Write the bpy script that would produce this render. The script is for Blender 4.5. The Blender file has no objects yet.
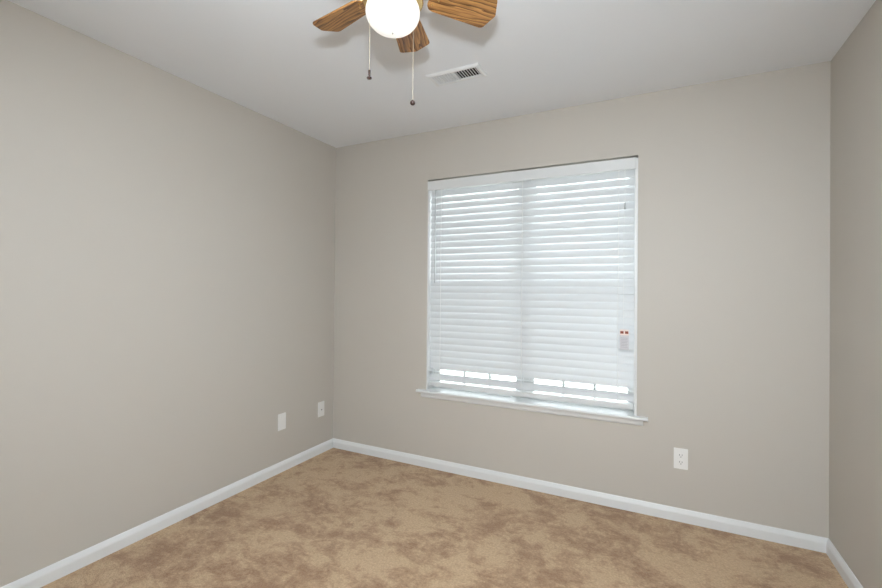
import bpy, bmesh, math, random
from mathutils import Vector, Matrix
random.seed(7)
scene = bpy.context.scene
C = scene.collection
PI = math.pi

# ------------------------------------------------------------------ camera
W, H = 3.127, 2.44            # room width and ceiling height
YB = -3.35                    # rear wall (behind the camera)
T = 0.15                      # wall thickness
cam_d = bpy.data.cameras.new('camera')
cam = bpy.data.objects.new('camera', cam_d); C.objects.link(cam)
Fpx = 434.877
cam_d.sensor_width = 36.0; cam_d.lens = Fpx / 882 * 36.0
cam_d.shift_y = -(294 - 288.479) / 882
cam_d.clip_start = 0.02
R_ = Vector((0.89526284, 0.44545724, 0.00850256))
U_ = Vector((-0.00524793, -0.0085392, 0.99994977))
F_ = Vector((-0.44550747, 0.89526249, 0.0053071))
m = Matrix((R_, U_, -F_)).transposed().to_4x4()
m.translation = Vector((2.36049, -2.79264, 1.2792))
cam.matrix_world = m
scene.camera = cam

# ------------------------------------------------------------------ world, lamps, exposure
FLASH = 128.0
BOUNCE = 106.0
SKY = 12.0
GLOBE = 0.74
scene.view_settings.view_transform = 'Standard'
scene.view_settings.look = 'None'
scene.view_settings.gamma = 1.0
scene.view_settings.use_curve_mapping = False
scene.view_settings.exposure = 0.0

world = bpy.data.worlds.new('sky'); scene.world = world
world.use_nodes = True
wn = world.node_tree.nodes; wl = world.node_tree.links
bg = wn['Background']; bg.inputs['Color'].default_value = (0.90, 0.96, 1.0, 1)
bg.inputs['Strength'].default_value = SKY

# the photographer's flash, a hand's breadth above the camera: it throws the
# fan's soft shadows on the ceiling
fl = bpy.data.lights.new('camera_flash', 'SPOT')
fl.spot_size = math.radians(135); fl.spot_blend = 1.0
fl.energy = FLASH; fl.shadow_soft_size = 0.06; fl.color = (0.87, 0.95, 1.0)
flo = bpy.data.objects.new('camera_flash', fl); C.objects.link(flo)
flo.location = (2.35, -2.80, 1.585)
flo.rotation_euler = Vector((-0.43, 0.90, -0.06)).to_track_quat('-Z', 'Y').to_euler()
# added fill lamp, pointed up: its ceiling bounce lifts and evens the room
f2 = bpy.data.lights.new('bounce_fill', 'SPOT')
f2.energy = BOUNCE * 4; f2.shadow_soft_size = 0.06; f2.color = (0.87, 0.95, 1.0)
f2.spot_size = math.radians(120); f2.spot_blend = 0.8
f2o = bpy.data.objects.new('bounce_fill', f2); C.objects.link(f2o)
f2o.location = (2.35, -2.82, 1.66)
f2o.rotation_euler = Vector((-0.20, 0.12, 1)).to_track_quat('-Z', 'Y').to_euler()

# ------------------------------------------------------------------ materials
def mat(name, col, rough=0.5, metal=0.0, spec=0.5):
    M = bpy.data.materials.new(name); M.use_nodes = True
    b = M.node_tree.nodes['Principled BSDF']
    b.inputs['Base Color'].default_value = (*col, 1)
    b.inputs['Roughness'].default_value = rough
    b.inputs['Metallic'].default_value = metal
    b.inputs['Specular IOR Level'].default_value = spec
    return M

def nodes(M):
    nt = M.node_tree
    return nt, nt.nodes, nt.links, nt.nodes['Principled BSDF']

def add_bump(M, scale, strength, dist=0.001, detail=3.0):
    nt, n, l, b = nodes(M)
    tc = n.new('ShaderNodeTexCoord'); nz = n.new('ShaderNodeTexNoise')
    nz.inputs['Scale'].default_value = scale; nz.inputs['Detail'].default_value = detail
    bp = n.new('ShaderNodeBump'); bp.inputs['Strength'].default_value = strength
    bp.inputs['Distance'].default_value = dist
    l.new(tc.outputs['Object'], nz.inputs['Vector'])
    l.new(nz.outputs['Fac'], bp.inputs['Height'])
    l.new(bp.outputs['Normal'], b.inputs['Normal'])

WALL = mat('wall_paint', (0.546, 0.508, 0.458), 0.55, spec=0.35); add_bump(WALL, 180, 0.12)
CEIL = mat('ceiling_paint', (0.84, 0.86, 0.895), 0.8, spec=0.2); add_bump(CEIL, 120, 0.15)
TRIM = mat('white_trim_paint', (0.76, 0.765, 0.765), 0.35)
VINYL = mat('white_vinyl', (0.70, 0.705, 0.705), 0.4)
PLATE = mat('white_plate_plastic', (0.83, 0.82, 0.80), 0.35)
DARK = mat('dark_slot', (0.02, 0.02, 0.02), 0.6)
STEEL = mat('steel_screw', (0.6, 0.6, 0.58), 0.35, 1.0)
DUCT_SHADE = mat('duct_shade_black', (0.012, 0.012, 0.012), 0.7)  # near-black colour stands in for the shade inside the duct
VENT = mat('vent_enamel', (0.80, 0.81, 0.82), 0.4)
BRASS = mat('polished_brass', (0.78, 0.55, 0.24), 0.22, 1.0)
CHAIN = mat('pull_chain_metal', (0.50, 0.42, 0.30), 0.45, 0.2)
BRONZE = mat('dark_bronze_knob', (0.045, 0.022, 0.018), 0.22, 0.2)
CORD = mat('white_cord', (0.83, 0.83, 0.82), 0.7)
WAND = mat('clear_grey_wand', (0.55, 0.57, 0.58), 0.25)
TAGM = mat('tag_paper', (0.62, 0.60, 0.62), 0.6)
TAGW = mat('tag_white_band', (0.85, 0.72, 0.66), 0.6)
TAGR = mat('tag_red_brown_block', (0.26, 0.05, 0.025), 0.6)
TAGT = mat('tag_print', (0.42, 0.40, 0.42), 0.6)
EARTH = mat('pale_concrete_outside', (0.55, 0.54, 0.52), 0.9)

# carpet: plush with nap swept light and dark by a vacuum
CARPET = mat('tan_plush_carpet', (0.4, 0.27, 0.16), 0.95, spec=0.1)
nt, n, l, b = nodes(CARPET)
tc = n.new('ShaderNodeTexCoord')
def noise(scale, detail, rough, dist, vec):
    x = n.new('ShaderNodeTexNoise'); x.inputs['Scale'].default_value = scale
    x.inputs['Detail'].default_value = detail; x.inputs['Roughness'].default_value = rough
    x.inputs['Distortion'].default_value = dist
    l.new(vec, x.inputs['Vector']); return x.outputs['Fac']
mp = n.new('ShaderNodeMapping'); mp.inputs['Rotation'].default_value = (0, 0, 0.5)
mp.inputs['Scale'].default_value = (1.0, 1.15, 1.0)
l.new(tc.outputs['Object'], mp.inputs['Vector'])
mp2c = n.new('ShaderNodeMapping'); mp2c.inputs['Rotation'].default_value = (0, 0, -0.6)
mp2c.inputs['Scale'].default_value = (0.85, 1.25, 1.0)
l.new(tc.outputs['Object'], mp2c.inputs['Vector'])
big = noise(4.6, 8.0, 0.72, 0.5, mp.outputs['Vector'])
fine = noise(95, 4.0, 0.75, 0.0, tc.outputs['Object'])
tuft = noise(260, 2.0, 0.7, 0.0, tc.outputs['Object'])
r1 = n.new('ShaderNodeValToRGB')
r1.color_ramp.elements[0].position = 0.44; r1.color_ramp.elements[0].color = (0.350, 0.208, 0.118, 1)
r1.color_ramp.elements[1].position = 0.55; r1.color_ramp.elements[1].color = (0.560, 0.388, 0.234, 1)
mid = noise(11.0, 6.0, 0.72, 0.8, mp2c.outputs['Vector'])
mf = n.new('ShaderNodeMix'); mf.data_type = 'FLOAT'; mf.inputs[0].default_value = 0.42
l.new(big, mf.inputs[2]); l.new(mid, mf.inputs[3])
wide = noise(1.1, 2.0, 0.5, 0.0, tc.outputs['Object'])
wf = n.new('ShaderNodeMath'); wf.operation = 'MULTIPLY_ADD'; wf.inputs[1].default_value = 0.22; 
l.new(wide, wf.inputs[0]); speck = noise(38.0, 4.0, 0.75, 0.3, tc.outputs['Object'])
sf = n.new('ShaderNodeMix'); sf.data_type = 'FLOAT'; sf.inputs[0].default_value = 0.17
l.new(mf.outputs[0], sf.inputs[2]); l.new(speck, sf.inputs[3])
l.new(sf.outputs[0], wf.inputs[2])
sh = n.new('ShaderNodeMath'); sh.operation = 'SUBTRACT'; sh.inputs[1].default_value = 0.105
l.new(wf.outputs[0], sh.inputs[0]); l.new(sh.outputs[0], r1.inputs['Fac'])
r2 = n.new('ShaderNodeValToRGB')
r2.color_ramp.elements[0].position = 0.32; r2.color_ramp.elements[0].color = (0.78, 0.76, 0.74, 1)
r2.color_ramp.elements[1].position = 0.68; r2.color_ramp.elements[1].color = (1.16, 1.17, 1.18, 1)
l.new(fine, r2.inputs['Fac'])
mx = n.new('ShaderNodeMix'); mx.data_type = 'RGBA'; mx.blend_type = 'MULTIPLY'; mx.inputs[0].default_value = 1.0
l.new(r1.outputs['Color'], mx.inputs[6]); l.new(r2.outputs['Color'], mx.inputs[7])
l.new(mx.outputs[2], b.inputs['Base Color'])
b.inputs['Sheen Weight'].default_value = 0.15
ad = n.new('ShaderNodeMath'); ad.operation = 'ADD'
l.new(fine, ad.inputs[0]); l.new(tuft, ad.inputs[1])
bp = n.new('ShaderNodeBump'); bp.inputs['Strength'].default_value = 0.6; bp.inputs['Distance'].default_value = 0.008
l.new(ad.outputs[0], bp.inputs['Height']); l.new(bp.outputs['Normal'], b.inputs['Normal'])

# oak fan blades, grain along local x
OAK = mat('oak_blade', (0.4, 0.2, 0.07), 0.38)
nt, n, l, b = nodes(OAK)
tc = n.new('ShaderNodeTexCoord'); oi = n.new('ShaderNodeObjectInfo')
cmb = n.new('ShaderNodeCombineXYZ')
mul = n.new('ShaderNodeMath'); mul.operation = 'MULTIPLY'; mul.inputs[1].default_value = 7.0
l.new(oi.outputs['Random'], mul.inputs[0])
l.new(mul.outputs[0], cmb.inputs[0]); l.new(mul.outputs[0], cmb.inputs[1])
va = n.new('ShaderNodeVectorMath'); va.operation = 'ADD'
l.new(tc.outputs['Object'], va.inputs[0]); l.new(cmb.outputs[0], va.inputs[1])
mp = n.new('ShaderNodeMapping'); mp.inputs['Scale'].default_value = (0.16, 1.0, 1.0)
l.new(va.outputs[0], mp.inputs['Vector'])
wv = n.new('ShaderNodeTexWave'); wv.wave_type = 'BANDS'; wv.bands_direction = 'Y'; wv.wave_profile = 'SAW'
wv.inputs['Scale'].default_value = 15; wv.inputs['Distortion'].default_value = 13.0
wv.inputs['Detail'].default_value = 3.0; wv.inputs['Detail Scale'].default_value = 1.3
l.new(mp.outputs[0], wv.inputs['Vector'])
nz = n.new('ShaderNodeTexNoise'); nz.inputs['Scale'].default_value = 260; nz.inputs['Detail'].default_value = 3
mp2 = n.new('ShaderNodeMapping'); mp2.inputs['Scale'].default_value = (0.05, 1.0, 1.0)
l.new(va.outputs[0], mp2.inputs['Vector']); l.new(mp2.outputs[0], nz.inputs['Vector'])
cr = n.new('ShaderNodeValToRGB'); e = cr.color_ramp.elements
e[0].position = 0.0; e[0].color = (0.56, 0.295, 0.10, 1)
e[1].position = 1.0; e[1].color = (0.12, 0.045, 0.012, 1)
k = e.new(0.55); k.color = (0.44, 0.215, 0.070, 1)
l.new(wv.outputs['Fac'], cr.inputs['Fac'])
cr2 = n.new('ShaderNodeValToRGB')
cr2.color_ramp.elements[0].position = 0.35; cr2.color_ramp.elements[0].color = (0.6, 0.56, 0.5, 1)
cr2.color_ramp.elements[1].position = 0.55; cr2.color_ramp.elements[1].color = (1, 1, 1, 1)
l.new(nz.outputs['Fac'], cr2.inputs['Fac'])
mx = n.new('ShaderNodeMix'); mx.data_type = 'RGBA'; mx.blend_type = 'MULTIPLY'; mx.inputs[0].default_value = 1.0
l.new(cr.outputs['Color'], mx.inputs[6]); l.new(cr2.outputs['Color'], mx.inputs[7])
l.new(mx.outputs[2], b.inputs['Base Color'])

# blind slats: white, a little translucent
SLAT = mat('white_blind_slat', (0.72, 0.735, 0.745), 0.4)
nt, n, l, b = nodes(SLAT)
tr = n.new('ShaderNodeBsdfTranslucent'); tr.inputs['Color'].default_value = (0.85, 0.88, 0.90, 1)
ms = n.new('ShaderNodeMixShader'); ms.inputs[0].default_value = 0.09
l.new(b.outputs[0], ms.inputs[1]); l.new(tr.outputs[0], ms.inputs[2])
l.new(ms.outputs[0], n['Material Output'].inputs['Surface'])

# window glass: clear sheet with a faint reflection
GLASS = bpy.data.materials.new('window_glass'); GLASS.use_nodes = True
n = GLASS.node_tree.nodes; l = GLASS.node_tree.links
n.remove(n['Principled BSDF'])
tp = n.new('ShaderNodeBsdfTransparent'); tp.inputs['Color'].default_value = (0.95, 0.97, 0.96, 1)
gl = n.new('ShaderNodeBsdfGlossy'); gl.inputs['Roughness'].default_value = 0.02
fr = n.new('ShaderNodeFresnel'); fr.inputs['IOR'].default_value = 1.45
ms = n.new('ShaderNodeMixShader')
l.new(fr.outputs[0], ms.inputs[0]); l.new(tp.outputs[0], ms.inputs[1]); l.new(gl.outputs[0], ms.inputs[2])
l.new(ms.outputs[0], n['Material Output'].inputs['Surface'])

# insect screen: fine grey mesh, half open
SCREEN = bpy.data.materials.new('insect_screen_mesh'); SCREEN.use_nodes = True
n = SCREEN.node_tree.nodes; l = SCREEN.node_tree.links; b = n['Principled BSDF']
b.inputs['Base Color'].default_value = (0.05, 0.05, 0.05, 1); b.inputs['Roughness'].default_value = 0.7
tp = n.new('ShaderNodeBsdfTransparent'); ms = n.new('ShaderNodeMixShader'); ms.inputs[0].default_value = 0.22
l.new(tp.outputs[0], ms.inputs[1]); l.new(b.outputs[0], ms.inputs[2])
l.new(ms.outputs[0], n['Material Output'].inputs['Surface'])

# the lit opal glass of the fan's lamp
OPAL = mat('lit_opal_glass', (0.50, 0.49, 0.48), 0.25)
b = OPAL.node_tree.nodes['Principled BSDF']
b.inputs['Emission Color'].default_value = (1.0, 0.965, 0.90, 1)
b.inputs['Emission Strength'].default_value = GLOBE

# ------------------------------------------------------------------ helpers
def obj(name, bm, M, parent=None, smooth=False):
    me = bpy.data.meshes.new(name)
    bmesh.ops.recalc_face_normals(bm, faces=bm.faces)
    bm.to_mesh(me); bm.free()
    mats = M if isinstance(M, (list, tuple)) else [M]
    for q in mats: me.materials.append(q)
    if smooth:
        for f in me.polygons: f.use_smooth = True
    o = bpy.data.objects.new(name, me); C.objects.link(o)
    if parent: o.parent = parent
    return o

def empty(name, loc, rot=(0, 0, 0)):
    o = bpy.data.objects.new(name, None); C.objects.link(o)
    o.location = loc; o.rotation_euler = rot; o.empty_display_size = 0.05
    return o

def tag(o, label=None, cat=None, group=None, kind=None):
    if label: o['label'] = label
    if cat: o['category'] = cat
    if group: o['group'] = group
    if kind: o['kind'] = kind
    return o

def box(bm, x0, x1, y0, y1, z0, z1, mi=0, bev=0.0):
    vs = [bm.verts.new((x, y, z)) for z in (z0, z1) for y in (y0, y1) for x in (x0, x1)]
    fs = [bm.faces.new([vs[i] for i in q]) for q in
          ((0, 1, 3, 2), (4, 6, 7, 5), (0, 4, 5, 1), (2, 3, 7, 6), (0, 2, 6, 4), (1, 5, 7, 3))]
    for f in fs: f.material_index = mi
    if bev > 0:
        es = list({e for f in fs for e in f.edges})
        bmesh.ops.bevel(bm, geom=es, offset=bev, segments=2, affect='EDGES', profile=0.5)
    return fs

def tube(bm, a, c, r, seg=10, r2=None):
    a = Vector(a); c = Vector(c); d = (c - a); L = d.length
    q = d.to_track_quat('Z', 'Y').to_matrix().to_4x4()
    q.translation = (a + c) / 2
    bmesh.ops.create_cone(bm, cap_ends=True, segments=seg, radius1=r, radius2=r if r2 is None else r2, depth=L, matrix=q)

def lathe(bm, prof, seg=40, cx=0, cy=0):
    rings = []
    for r, z in prof:
        if r < 1e-5: rings.append([bm.verts.new((cx, cy, z))])
        else: rings.append([bm.verts.new((cx + r * math.cos(2 * PI * i / seg), cy + r * math.sin(2 * PI * i / seg), z)) for i in range(seg)])
    for A, B in zip(rings, rings[1:]):
        for i in range(seg):
            j = (i + 1) % seg
            if len(A) == 1 and len(B) == 1: break
            if len(A) == 1: bm.faces.new((A[0], B[i], B[j]))
            elif len(B) == 1: bm.faces.new((A[i], B[0], A[j]))
            else: bm.faces.new((A[i], B[i], B[j], A[j]))
    return bm

def prism(bm, pts, z0, z1):
    lo = [bm.verts.new((x, y, z0)) for x, y in pts]; hi = [bm.verts.new((x, y, z1)) for x, y in pts]
    bm.faces.new(lo[::-1]); bm.faces.new(hi)
    for i in range(len(pts)):
        j = (i + 1) % len(pts); bm.faces.new((lo[i], lo[j], hi[j], hi[i]))

def rounded(pts, rads, seg=5):
    out = []; N = len(pts)
    for i in range(N):
        p = Vector(pts[i]); a = Vector(pts[i - 1]); c = Vector(pts[(i + 1) % N])
        d1 = (a - p).normalized(); d2 = (c - p).normalized()
        ang = d1.angle(d2); t = rads[i] / math.tan(ang / 2)
        cen = p + (d1 + d2).normalized() * (rads[i] / math.sin(ang / 2))
        s = p + d1 * t - cen; e_ = p + d2 * t - cen
        for k in range(seg + 1):
            f = k / seg
            v = s.lerp(e_, f); v = v.normalized() * rads[i]
            out.append(tuple(cen + v))
    return out

def struct(name, bm, M, parent=None, **k):
    o = obj(name, bm, M, parent, **k)
    if parent is None: o['kind'] = 'structure'
    return o

# ------------------------------------------------------------------ room shell
WX0, WX1, WZ0, WZ1 = 0.858, 2.256, 0.558, 2.086       # window opening
bm = bmesh.new(); box(bm, -T, W + T, YB - T, T, -0.12, 0); struct('floor', bm, CARPET)
bm = bmesh.new(); box(bm, -T, W + T, YB - T, T, H, H + 0.35)
ceiling = struct('ceiling', bm, CEIL)
bm = bmesh.new(); box(bm, -T, 0, YB - T, T, 0, H); struct('wall_left', bm, WALL)
bm = bmesh.new(); box(bm, W, W + T, YB - T, T, 0, H); struct('wall_right', bm, WALL)
bm = bmesh.new(); box(bm, 0, W, YB - T, YB, 0, H); struct('wall_rear', bm, WALL)
bm = bmesh.new()                                       # back wall with the window opening
xs = (0, WX0, WX1, W); zs = (0, WZ0 - 0.002, WZ1, H)
grid = {}
for y in (0, T):
    for i, x in enumerate(xs):
        for j, z in enumerate(zs): grid[y, i, j] = bm.verts.new((x, y, z))
for y in (0, T):
    for i in range(3):
        for j in range(3):
            if i == 1 and j == 1: continue
            bm.faces.new([grid[y, a, c] for a, c in ((i, j), (i + 1, j), (i + 1, j + 1), (i, j + 1))])
def bridge(p, q): bm.faces.new((grid[0, *p], grid[0, *q], grid[T, *q], grid[T, *p]))
for p, q in (((1, 1), (2, 1)), ((2, 1), (2, 2)), ((2, 2), (1, 2)), ((1, 2), (1, 1))): bridge(p, q)
for i in range(3): bridge((i, 0), (i + 1, 0)); bridge((i, 3), (i + 1, 3)); bridge((0, i), (0, i + 1)); bridge((3, i), (3, i + 1))
struct('wall_back', bm, WALL)

# baseboards with a sloped, rounded top
PROF = [(0, 0), (0.014, 0), (0.014, 0.045), (0.0125, 0.051), (0.009, 0.060), (0.0065, 0.0665), (0.004, 0.0705), (0, 0.0705)]
def baseboard(name, p0, p1, inward, c0=0.0, c1=0.0):
    p0 = Vector(p0); p1 = Vector(p1); d = (p1 - p0).normalized(); nn = Vector(inward)
    bm = bmesh.new(); A = []; B = []
    for o, z in PROF:
        a = p0 + nn * o + d * (o * c0); q = p1 + nn * o - d * (o * c1)
        A.append(bm.verts.new((a.x, a.y, z))); B.append(bm.verts.new((q.x, q.y, z)))
    bm.faces.new(A); bm.faces.new(B[::-1])
    for i in range(len(PROF)):
        j = (i + 1) % len(PROF); bm.faces.new((A[i], A[j], B[j], B[i]))
    struct(name, bm, TRIM)
baseboard('baseboard_back', (0, 0), (W, 0), (0, -1), 1, 1)
baseboard('baseboard_left', (0, YB), (0, 0), (1, 0), 0, 1)
baseboard('baseboard_right', (W, 0), (W, YB), (-1, 0), 1, 0)

# ground outside, seen only as brightness through the gaps of the blind
bm = bmesh.new(); box(bm, -12, 15, 0.3, 30, -0.45, -0.35); struct('ground_outside', bm, EARTH)

# ------------------------------------------------------------------ window: two double-hung units side by side
win = tag(empty('window_1', ((WX0 + WX1) / 2, 0, WZ0)), kind='structure')
ox, oz = win.location.x, win.location.z
def wpart(name, bm, M, parent=None, **k):
    bmesh.ops.translate(bm, verts=bm.verts, vec=(-ox, 0, -oz))
    return obj(name, bm, M, parent or win, **k)
bm = bmesh.new()                                       # white jamb lining with an eased edge
J = 0.009
for x0, x1 in ((WX0, WX0 + J), (WX1 - J - 0.007, WX1)): box(bm, x0, x1, -0.003, 0.10, WZ0, 2.071, bev=0.0025)
wpart('window_jamb', bm, TRIM)
YW0, YW1 = 0.10, 0.148
xm = 1.560; MW = 0.062                                 # mullion between the two units
bm = bmesh.new()
fx0, fx1 = WX0 + 0.002, WX1 - 0.002
fw = 0.024
box(bm, fx0, fx0 + fw, YW0, YW1, WZ0, WZ1); box(bm, fx1 - fw, fx1, YW0, YW1, WZ0, WZ1)
box(bm, fx0 + fw, fx1 - fw, YW0, YW1, WZ1 - fw, WZ1); box(bm, fx0 + fw, fx1 - fw, YW0, YW1, WZ0, WZ0 + 0.008)
box(bm, xm - MW / 2, xm + MW / 2, YW0, YW1, WZ0 + 0.008, WZ1 - fw)
wpart('window_frame', bm, VINYL)
zmid = 1.335
for ux0, ux1 in ((fx0 + fw, xm - MW / 2), (xm + MW / 2, fx1 - fw)):
    for z0, z1, yo in ((WZ0 + 0.008, zmid + 0.018, 0.0), (zmid - 0.018, WZ1 - fw, 0.022)):
        y0 = YW0 + 0.004 + yo; y1 = y0 + 0.020; s = 0.030; sb = 0.022 if yo == 0.0 else 0.036
        bm = bmesh.new()
        box(bm, ux0, ux0 + s, y0, y1, z0, z1); box(bm, ux1 - s, ux1, y0, y1, z0, z1)
        box(bm, ux0 + s, ux1 - s, y0, y1, z0, z0 + sb); box(bm, ux0 + s, ux1 - s, y0, y1, z1 - s, z1)
        sash = wpart('sash', bm, VINYL)
        bm = bmesh.new(); box(bm, ux0 + s, ux1 - s, y0 + 0.008, y0 + 0.010, z0 + sb, z1 - s)
        wpart('pane', bm, GLASS, sash)
        bm = bmesh.new(); gx0, gx1 = ux0 + s, ux1 - s
        for k in (1, 2):
            x = gx0 + (gx1 - gx0) * k / 3; box(bm, x - 0.008, x + 0.008, y0 + 0.0115, y0 + 0.0165, z0 + sb, z1 - s)
        for k in (1,):
            z = (z0 + z1) / 2 ; box(bm, gx0, gx1, y0 + 0.0125, y0 + 0.0155, z - 0.008, z + 0.008)
        wpart('grille', bm, VINYL, sash)
        if yo == 0.0: lower = (ux0, ux1, z0, z1)
    bm = bmesh.new(); box(bm, lower[0] + 0.004, lower[1] - 0.004, YW1 - 0.004, YW1 - 0.003, lower[2] + 0.004, lower[3] - 0.004)
    wpart('insect_screen', bm, SCREEN)
bm = bmesh.new()                                       # stool with horns, nosing rounded
pts = [(0.790, -0.036), (2.316, -0.036), (2.316, 0.0), (WX1, 0.0), (WX1, 0.10), (WX0, 0.10), (WX0, 0.0), (0.790, 0.0)]
prism(bm, pts, WZ0 - 0.019, WZ0)
es = [e_ for e_ in bm.edges if all(v.co.y < -0.03 for v in e_.verts) and abs(e_.verts[0].co.z - e_.verts[1].co.z) < 1e-6]
bmesh.ops.bevel(bm, geom=es, offset=0.006, segments=3, affect='EDGES', profile=0.5)
wpart('window_sill', bm, TRIM)
bm = bmesh.new()
AP = [(0, 0.0), (0.006, 0.0), (0.012, 0.010), (0.014, 0.026), (0.014, 0.036), (0, 0.036)]
zb = WZ0 - 0.019 - 0.036
A = [bm.verts.new((0.820, -o, zb + z)) for o, z in AP]; B = [bm.verts.new((2.290, -o, zb + z)) for o, z in AP]
bm.faces.new(A); bm.faces.new(B[::-1])
for i in range(len(AP)):
    j = (i + 1) % len(AP); bm.faces.new((A[i], A[j], B[j], B[i]))
wpart('window_apron', bm, TRIM)

# ------------------------------------------------------------------ blind
bl = tag(empty('window_blind', (xm, 0.03, 0.583)), 'white two-inch slat window blind lowered and tilted shut in the window', 'window blind')
def bpart(name, bm, M, parent=None, **k):
    bmesh.ops.translate(bm, verts=bm.verts, vec=(-xm, -0.03, -0.583))
    return obj(name, bm, M, parent or bl, **k)
BX0, BX1 = 0.872, 2.237
bm = bmesh.new(); box(bm, BX0, BX1, 0.006, 0.056, 2.025, 2.064); bpart('headrail', bm, VINYL)
bm = bmesh.new(); box(bm, 0.8605, 2.2455, -0.012, -0.0035, 2.006, 2.0715, bev=0.002)
bpart('valance', bm, VINYL)
bm = bmesh.new(); box(bm, BX0, BX1, 0.008, 0.052, 0.588, 0.620, bev=0.004)
rail = bpart('bottom_rail', bm, VINYL)
PITCH = 0.0463; TILT = 73.5; YC = 0.030; SW = 0.050
def slat_bm(zc, t):
    bm = bmesh.new(); N = 6; top = []; bot = []
    for i in range(N + 1):
        s = -SW / 2 + SW * i / N
        c = 0.0022 * (1 - (2 * s / SW) ** 2)           # slight crown
        for lst, off in ((top, c + 0.0013), (bot, c - 0.0013)):
            y = YC + s * math.cos(t) - off * math.sin(t); z = zc + s * math.sin(t) + off * math.cos(t)
            lst.append((bm.verts.new((BX0, y, z)), bm.verts.new((BX1, y, z))))
    loop = top + bot[::-1]
    for i in range(len(loop)):
        a = loop[i]; c = loop[(i + 1) % len(loop)]; bm.faces.new((a[0], a[1], c[1], c[0]))
    bm.faces.new([v[0] for v in loop]); bm.faces.new([v[1] for v in loop][::-1])
    return bm
z = 1.986
for k in range(28):
    bpart('slat', slat_bm(z - k * PITCH, math.radians(TILT + random.uniform(-1.0, 1.0))), SLAT)
bpart('slat', slat_bm(0.690, math.radians(-13)), SLAT)   # the lowest two lie open
bpart('slat', slat_bm(0.654, math.radians(56)), SLAT)
for x in (0.966, 1.563, 2.150):
    bm = bmesh.new()
    for y in (0.0005, 0.0595): tube(bm, (x, y, 0.618), (x, y, 2.03), 0.0017, 6)
    bpart('ladder_cord', bm, CORD)
bm = bmesh.new(); tube(bm, (0.921, -0.0005, 1.36), (0.921, -0.0005, 2.03), 0.0036, 6)
tube(bm, (0.921, -0.0005, 1.335), (0.921, -0.0005, 1.365), 0.0052, 8, 0.004)
bpart('tilt_wand', bm, WAND)
bm = bmesh.new()
tube(bm, (2.187, -0.001, 1.81), (2.187, -0.001, 2.03), 0.0012, 6)
tube(bm, (2.181, -0.001, 1.06), (2.181, -0.001, 2.03), 0.0012, 6)
cord = bpart('lift_cord', bm, CORD)
bm = bmesh.new(); lathe(bm, [(0, 1.772), (0.0055, 1.773), (0.0055, 1.785), (0.003, 1.812), (0, 1.813)], 12, 2.187, -0.0065)
bpart('cord_tassel', bm, WAND, cord, smooth=True)

# the maker's warning tag on the lift cord
tg = tag(empty('warning_tag', (2.187, -0.010, 0.942)), 'small grey paper warning tag with two red blocks hanging in front of the blind', 'tag')
bm = bmesh.new(); prism(bm, rounded([(-0.025, 0.0), (0.025, 0.0), (0.025, 0.118), (-0.025, 0.118)], [0.004] * 4), 0, 0.0012)
def flat(bm):
    bmesh.ops.rotate(bm, verts=bm.verts, cent=(0, 0, 0), matrix=Matrix.Rotation(PI / 2, 3, 'X')); return bm
obj('tag_sheet', flat(bm), TAGM, tg)
bm = bmesh.new(); prism(bm, rounded([(-0.025, 0.084), (0.025, 0.084), (0.025, 0.118), (-0.025, 0.118)], [0.003] * 4), 0.0013, 0.0018)
obj('heading_band', flat(bm), TAGW, tg)
for x in (-0.013, 0.013):
    bm = bmesh.new(); prism(bm, [(x - 0.009, 0.093), (x + 0.009, 0.093), (x + 0.009, 0.108), (x - 0.009, 0.108)], 0.0019, 0.0023)
    obj('red_block', flat(bm), TAGR, tg)
bm = bmesh.new()
for k in range(7):
    zz = 0.012 + k * 0.009; wdt = (0.019, 0.017, 0.0195, 0.016, 0.019, 0.018, 0.0195)[k]
    prism(bm, [(-wdt, zz), (wdt, zz), (wdt, zz + 0.0028), (-wdt, zz + 0.0028)], 0.0013, 0.0016)
obj('small_print', flat(bm), TAGT, tg)

# ------------------------------------------------------------------ wall plates (local: +y out of the wall is -Y, plate centred on its origin)
def plate_bm():
    bm = bmesh.new(); prism(bm, rounded([(-0.035, -0.0573), (0.035, -0.0573), (0.035, 0.0573), (-0.035, 0.0573)], [0.003] * 4, 3), 0, 0.0055)
    es = [e_ for e_ in bm.edges if all(v.co.z > 0.005 for v in e_.verts)]
    bmesh.ops.bevel(bm, geom=es, offset=0.002, segments=2, affect='EDGES')
    return bm
def circ(x, y, r, seg=16, a0=0, a1=2 * PI):
    return [(x + r * math.cos(a0 + (a1 - a0) * k / seg), y + r * math.sin(a0 + (a1 - a0) * k / seg)) for k in range(seg)]
def screw(parent, x, y):
    bm = bmesh.new(); prism(bm, circ(x, y, 0.0032), 0.0055, 0.0066); o = obj('screw', bm, PLATE, parent); return o
def plate(name, loc, rotz, label, cat):
    t = tag(empty(name, loc, (PI / 2, 0, rotz)), label, cat)
    obj('cover_plate', plate_bm(), PLATE, t)
    return t
# duplex outlet on the back wall
o = plate('power_outlet', (2.483, -0.0, 0.349), 0, 'white duplex power outlet on the back wall right of the window', 'outlet')
for s in (-1, 1):
    cy = s * 0.0195
    pts = [q for q in circ(0, cy, 0.0172, 40) if abs(q[1] - cy) < 0.0142]
    bm = bmesh.new(); prism(bm, pts, 0.0056, 0.0072)
    rc = obj('receptacle', bm, PLATE, o)
    bm = bmesh.new()
    for x, hh in ((-0.0063, 0.0042), (0.0063, 0.0034)):
        prism(bm, [(x - 0.0012, cy + 0.003 - hh), (x + 0.0012, cy + 0.003 - hh), (x + 0.0012, cy + 0.003 + hh), (x - 0.0012, cy + 0.003 + hh)], 0.0073, 0.0075)
    prism(bm, circ(0, cy - 0.0082, 0.0024, 12), 0.0073, 0.0075)
    obj('contact_slots', bm, DARK, rc)
screw(o, 0, 0)
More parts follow.
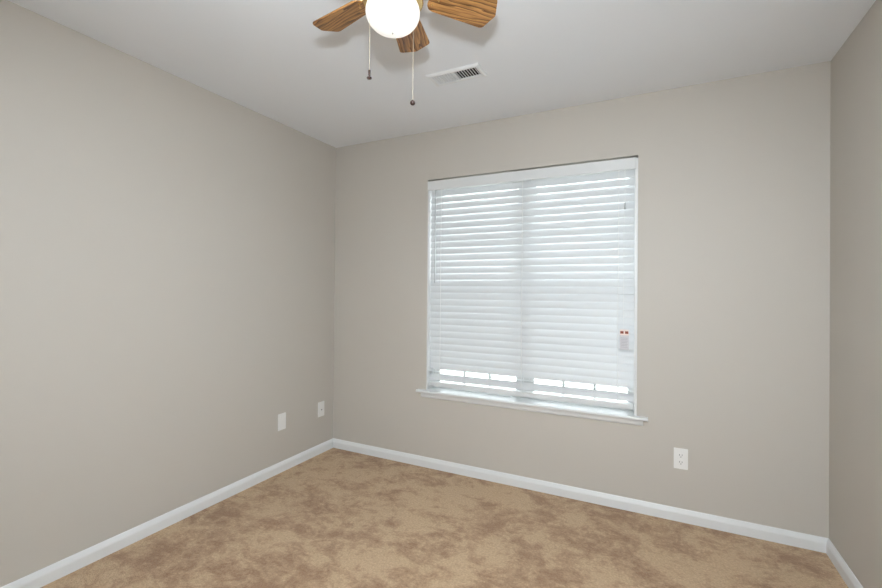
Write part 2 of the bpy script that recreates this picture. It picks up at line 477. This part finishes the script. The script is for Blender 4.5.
# blank plate on the left wall
o = plate('blank_wall_plate', (0, -0.546, 0.350), PI / 2, 'plain white wall plate on left wall, farther from the corner', 'wall plate')
screw(o, 0, 0.042); screw(o, 0, -0.042)
# plate with a small jack
o = plate('cable_jack_plate', (0, -0.147, 0.343), PI / 2, 'white wall plate with dark jack on left wall beside the corner', 'wall plate')
bm = bmesh.new(); prism(bm, rounded([(-0.0115, -0.026), (0.0115, -0.026), (0.0115, 0.002), (-0.0115, 0.002)], [0.002] * 4, 2), 0.0056, 0.0068)
jk = obj('jack', bm, PLATE, o)
bm = bmesh.new(); prism(bm, [(-0.0055, -0.008), (0.0055, -0.008), (0.0055, -0.001), (0.0025, -0.001), (0.0025, -0.0), (-0.0025, -0.0), (-0.0025, -0.001), (-0.0055, -0.001)], 0.0069, 0.0071)
obj('jack_opening', bm, DARK, jk)
screw(o, 0, 0.042); screw(o, 0, -0.042)

# ------------------------------------------------------------------ ceiling register
vx0, vx1, vy0, vy1 = 1.237, 1.540, -0.742, -0.604
vt = tag(empty('ceiling_vent', ((vx0 + vx1) / 2, (vy0 + vy1) / 2, H)), 'white rectangular louvered air register in the ceiling beyond the fan', 'air vent')
vcx, vcy = vt.location.x, vt.location.y
def vpart(name, bm, M, **k):
    bmesh.ops.translate(bm, verts=bm.verts, vec=(-vcx, -vcy, -H)); return obj(name, bm, M, vt, **k)
ix0, ix1, iy0, iy1 = vx0 + 0.026, vx1 - 0.026, vy0 + 0.026, vy1 - 0.026
bm = bmesh.new()                                       # dished frame
ring = lambda a, z: [bm.verts.new(q) for q in ((vx0 + a, vy0 + a, z), (vx1 - a, vy0 + a, z), (vx1 - a, vy1 - a, z), (vx0 + a, vy1 - a, z))]
rs = [ring(0, H - 0.0005), ring(0.001, H - 0.004), ring(0.010, H - 0.010), ring(0.022, H - 0.010), ring(0.026, H - 0.008), ring(0.026, H - 0.0005)]
for a, c in zip(rs, rs[1:]):
    for i in range(4): bm.faces.new((a[i], a[(i + 1) % 4], c[(i + 1) % 4], c[i]))
a = rs[-1]; c = rs[0]
for i in range(4): bm.faces.new((a[i], a[(i + 1) % 4], c[(i + 1) % 4], c[i]))
vpart('vent_frame', bm, VENT)
bm = bmesh.new(); box(bm, ix0, ix1, iy0, iy1, H - 0.0012, H - 0.0005); vpart('duct_shade_sheet', bm, DUCT_SHADE)  # flat dark sheet: shade of the duct recess painted on the solid ceiling
mid = (ix0 + ix1) / 2
bm = bmesh.new(); box(bm, mid - 0.004, mid + 0.004, iy0, iy1, H - 0.010, H - 0.0015); vpart('divider', bm, VENT)
for x0, x1, sgn in ((ix0, mid - 0.004, -1), (mid + 0.004, ix1, 1)):
    bm = bmesh.new(); N = 8
    for k in range(N):
        x = x0 + (x1 - x0) * (k + 0.5) / N; d = 0.0022 if sgn < 0 else 0.0022
        dx = sgn * d
        vs = [bm.verts.new(q) for q in ((x + dx - 0.001, iy0, H - 0.0095), (x + dx + 0.0024, iy0, H - 0.0095), (x - dx + 0.0024, iy0, H - 0.0018), (x - dx, iy0, H - 0.0018))]
        ve = [bm.verts.new((v.co.x, iy1, v.co.z)) for v in vs]
        bm.faces.new(vs); bm.faces.new(ve[::-1])
        for i in range(4): bm.faces.new((vs[i], vs[(i + 1) % 4], ve[(i + 1) % 4], ve[i]))
    vpart('louvers', bm, VENT)
for x in (vx0 + 0.013, vx1 - 0.013):
    bm = bmesh.new(); tube(bm, (x, vcy, H - 0.0118), (x, vcy, H - 0.009), 0.004, 10); vpart('screw', bm, VENT)

# ------------------------------------------------------------------ ceiling fan, six oak blades
FX, FY, FZ = 1.585, -1.603, 2.265
fan = tag(empty('ceiling_fan', (FX, FY, H)), 'ceiling fan with oak blades, brass fittings and a lit white globe', 'ceiling fan')
def fpart(name, bm, M, parent=None, **k):              # coordinates: x,y from the fan axis, z absolute
    bmesh.ops.translate(bm, verts=bm.verts, vec=(0, 0, -H)); return obj(name, bm, M, parent or fan, **k)
bm = bmesh.new(); lathe(bm, [(0, H), (0.085, H), (0.088, H - 0.012), (0.075, H - 0.045), (0.05, H - 0.062), (0, H - 0.062)], 40)
fpart('ceiling_canopy', bm, BRASS, smooth=True)
bm = bmesh.new(); lathe(bm, [(0, 2.384), (0.06, 2.383), (0.105, 2.366), (0.122, 2.345), (0.124, 2.312), (0.112, 2.296), (0.07, 2.288), (0, 2.287)], 48)
fpart('motor_housing', bm, BRASS, smooth=True)
bm = bmesh.new(); lathe(bm, [(0, 2.289), (0.055, 2.288), (0.060, 2.270), (0.062, 2.245), (0.097, 2.236), (0.099, 2.218), (0.094, 2.212), (0, 2.212)], 48)
fpart('light_fitter', bm, BRASS, smooth=True)
RT, RA, WT, WR = 0.352, 0.377, 0.0635, 0.0500
outline = rounded([(0.128, -WR + 0.004), (RT, -WT), (RA, 0.0), (RT, WT), (0.128, WR - 0.004)], [0.026, 0.013, 0.016, 0.013, 0.026], 6)
blade_me = None
TH0 = 1.889
for k in range(6):
    th = TH0 + k * PI / 3
    if blade_me is None:
        bm = bmesh.new(); prism(bm, outline, -0.003, 0.003)
        bmesh.ops.bevel(bm, geom=[e_ for e_ in bm.edges if abs(e_.verts[0].co.z - e_.verts[1].co.z) < 1e-6], offset=0.001, segments=1, affect='EDGES')
        bd = obj('blade', bm, OAK, fan); blade_me = bd.data
        bm = bmesh.new()                               # blade iron under the root, with its screws
        pts = rounded([(0.085, -0.012), (0.128, -0.012), (0.150, -0.032), (0.178, -0.030), (0.186, 0.0), (0.178, 0.030), (0.150, 0.032), (0.128, 0.012), (0.085, 0.012)], [0.002, 0.006, 0.008, 0.008, 0.02, 0.008, 0.008, 0.006, 0.002], 4)
        prism(bm, pts, 0.0035, 0.0075)
        br = obj('blade_iron', bm, BRASS, bd); iron_me = br.data
        bm = bmesh.new(); lathe(bm, [(0, -0.0050), (0.0030, -0.0046), (0.0042, -0.0031), (0, -0.0031)], 10)
        sc = obj('blade_screw', bm, BRASS, bd); screw_me = sc.data; sc.location = (0.142, -0.022, 0)
        spots = ((0.142, 0.022), (0.160, 0.0))
    else:
        bd = bpy.data.objects.new('blade', blade_me); C.objects.link(bd); bd.parent = fan
        br = bpy.data.objects.new('blade_iron', iron_me); C.objects.link(br); br.parent = bd
        spots = ((0.142, -0.022), (0.142, 0.022), (0.160, 0.0))
    for x, y in spots:
        sc = bpy.data.objects.new('blade_screw', screw_me); C.objects.link(sc); sc.parent = bd; sc.location = (x, y, 0)
    bd.location = (0, 0, FZ - H)
    bd.rotation_euler = (-0.237, 0, th)
# globe
ZC, GR, GH = 2.182, 0.0880, 0.0655
prof = [(0, ZC - GH)]
for i in range(1, 15):
    a = -PI / 2 + (PI / 2 + 0.55) * i / 14
    prof.append((GR * math.cos(a), ZC + GH * math.sin(a)))
prof += [(0.072, 2.219), (0.068, 2.222), (0, 2.222)]
bm = bmesh.new(); lathe(bm, prof, 56)
gb = fpart('globe', bm, OPAL, smooth=True)
bm = bmesh.new(); lathe(bm, [(0, ZC - GH - 0.004), (0.0025, ZC - GH - 0.0035), (0.0035, ZC - GH - 0.001), (0.0035, ZC - GH + 0.001), (0, ZC - GH + 0.001)], 12)
fpart('finial', bm, STEEL, gb, smooth=True)
# pull chains: fine beads on a cord
def pull(px, py, ztop, zk, kind):
    x, y = px - FX, py - FY
    bm = bmesh.new()
    tube(bm, (x, y, zk), (x, y, ztop), 0.0006, 6)
    z = zk
    while z < ztop:
        bmesh.ops.create_icosphere(bm, subdivisions=1, radius=0.0009, matrix=Matrix.Translation((x, y, z))); z += 0.0032
    r = math.hypot(x, y); tube(bm, (x * 0.9, y * 0.9, ztop), (x, y, ztop - 0.002), 0.003, 8)
    ch = fpart('pull_chain', bm, CHAIN)
    bm = bmesh.new()
    if kind == 'bell':
        lathe(bm, [(0, zk + 0.004), (0.0034, zk + 0.003), (0.0036, zk - 0.013), (0.0040, zk - 0.017), (0.0080, zk - 0.0205), (0.0074, zk - 0.0235), (0.003, zk - 0.0262), (0, zk - 0.0265)], 16, x, y)
    else:
        q = [(0, zk + 0.003)] + [(0.0088 * math.cos(a), zk - 0.0085 + 0.0085 * math.sin(a)) for a in [PI / 2 - PI * i / 12 for i in range(1, 12)]] + [(0, zk - 0.017)]
        lathe(bm, q, 18, x, y)
    fpart('pull_knob', bm, BRONZE, ch, smooth=True)
pull(1.558, -1.691, 2.226, 1.958, 'bell')
pull(1.6145, -1.521, 2.226, 1.924, 'ball')
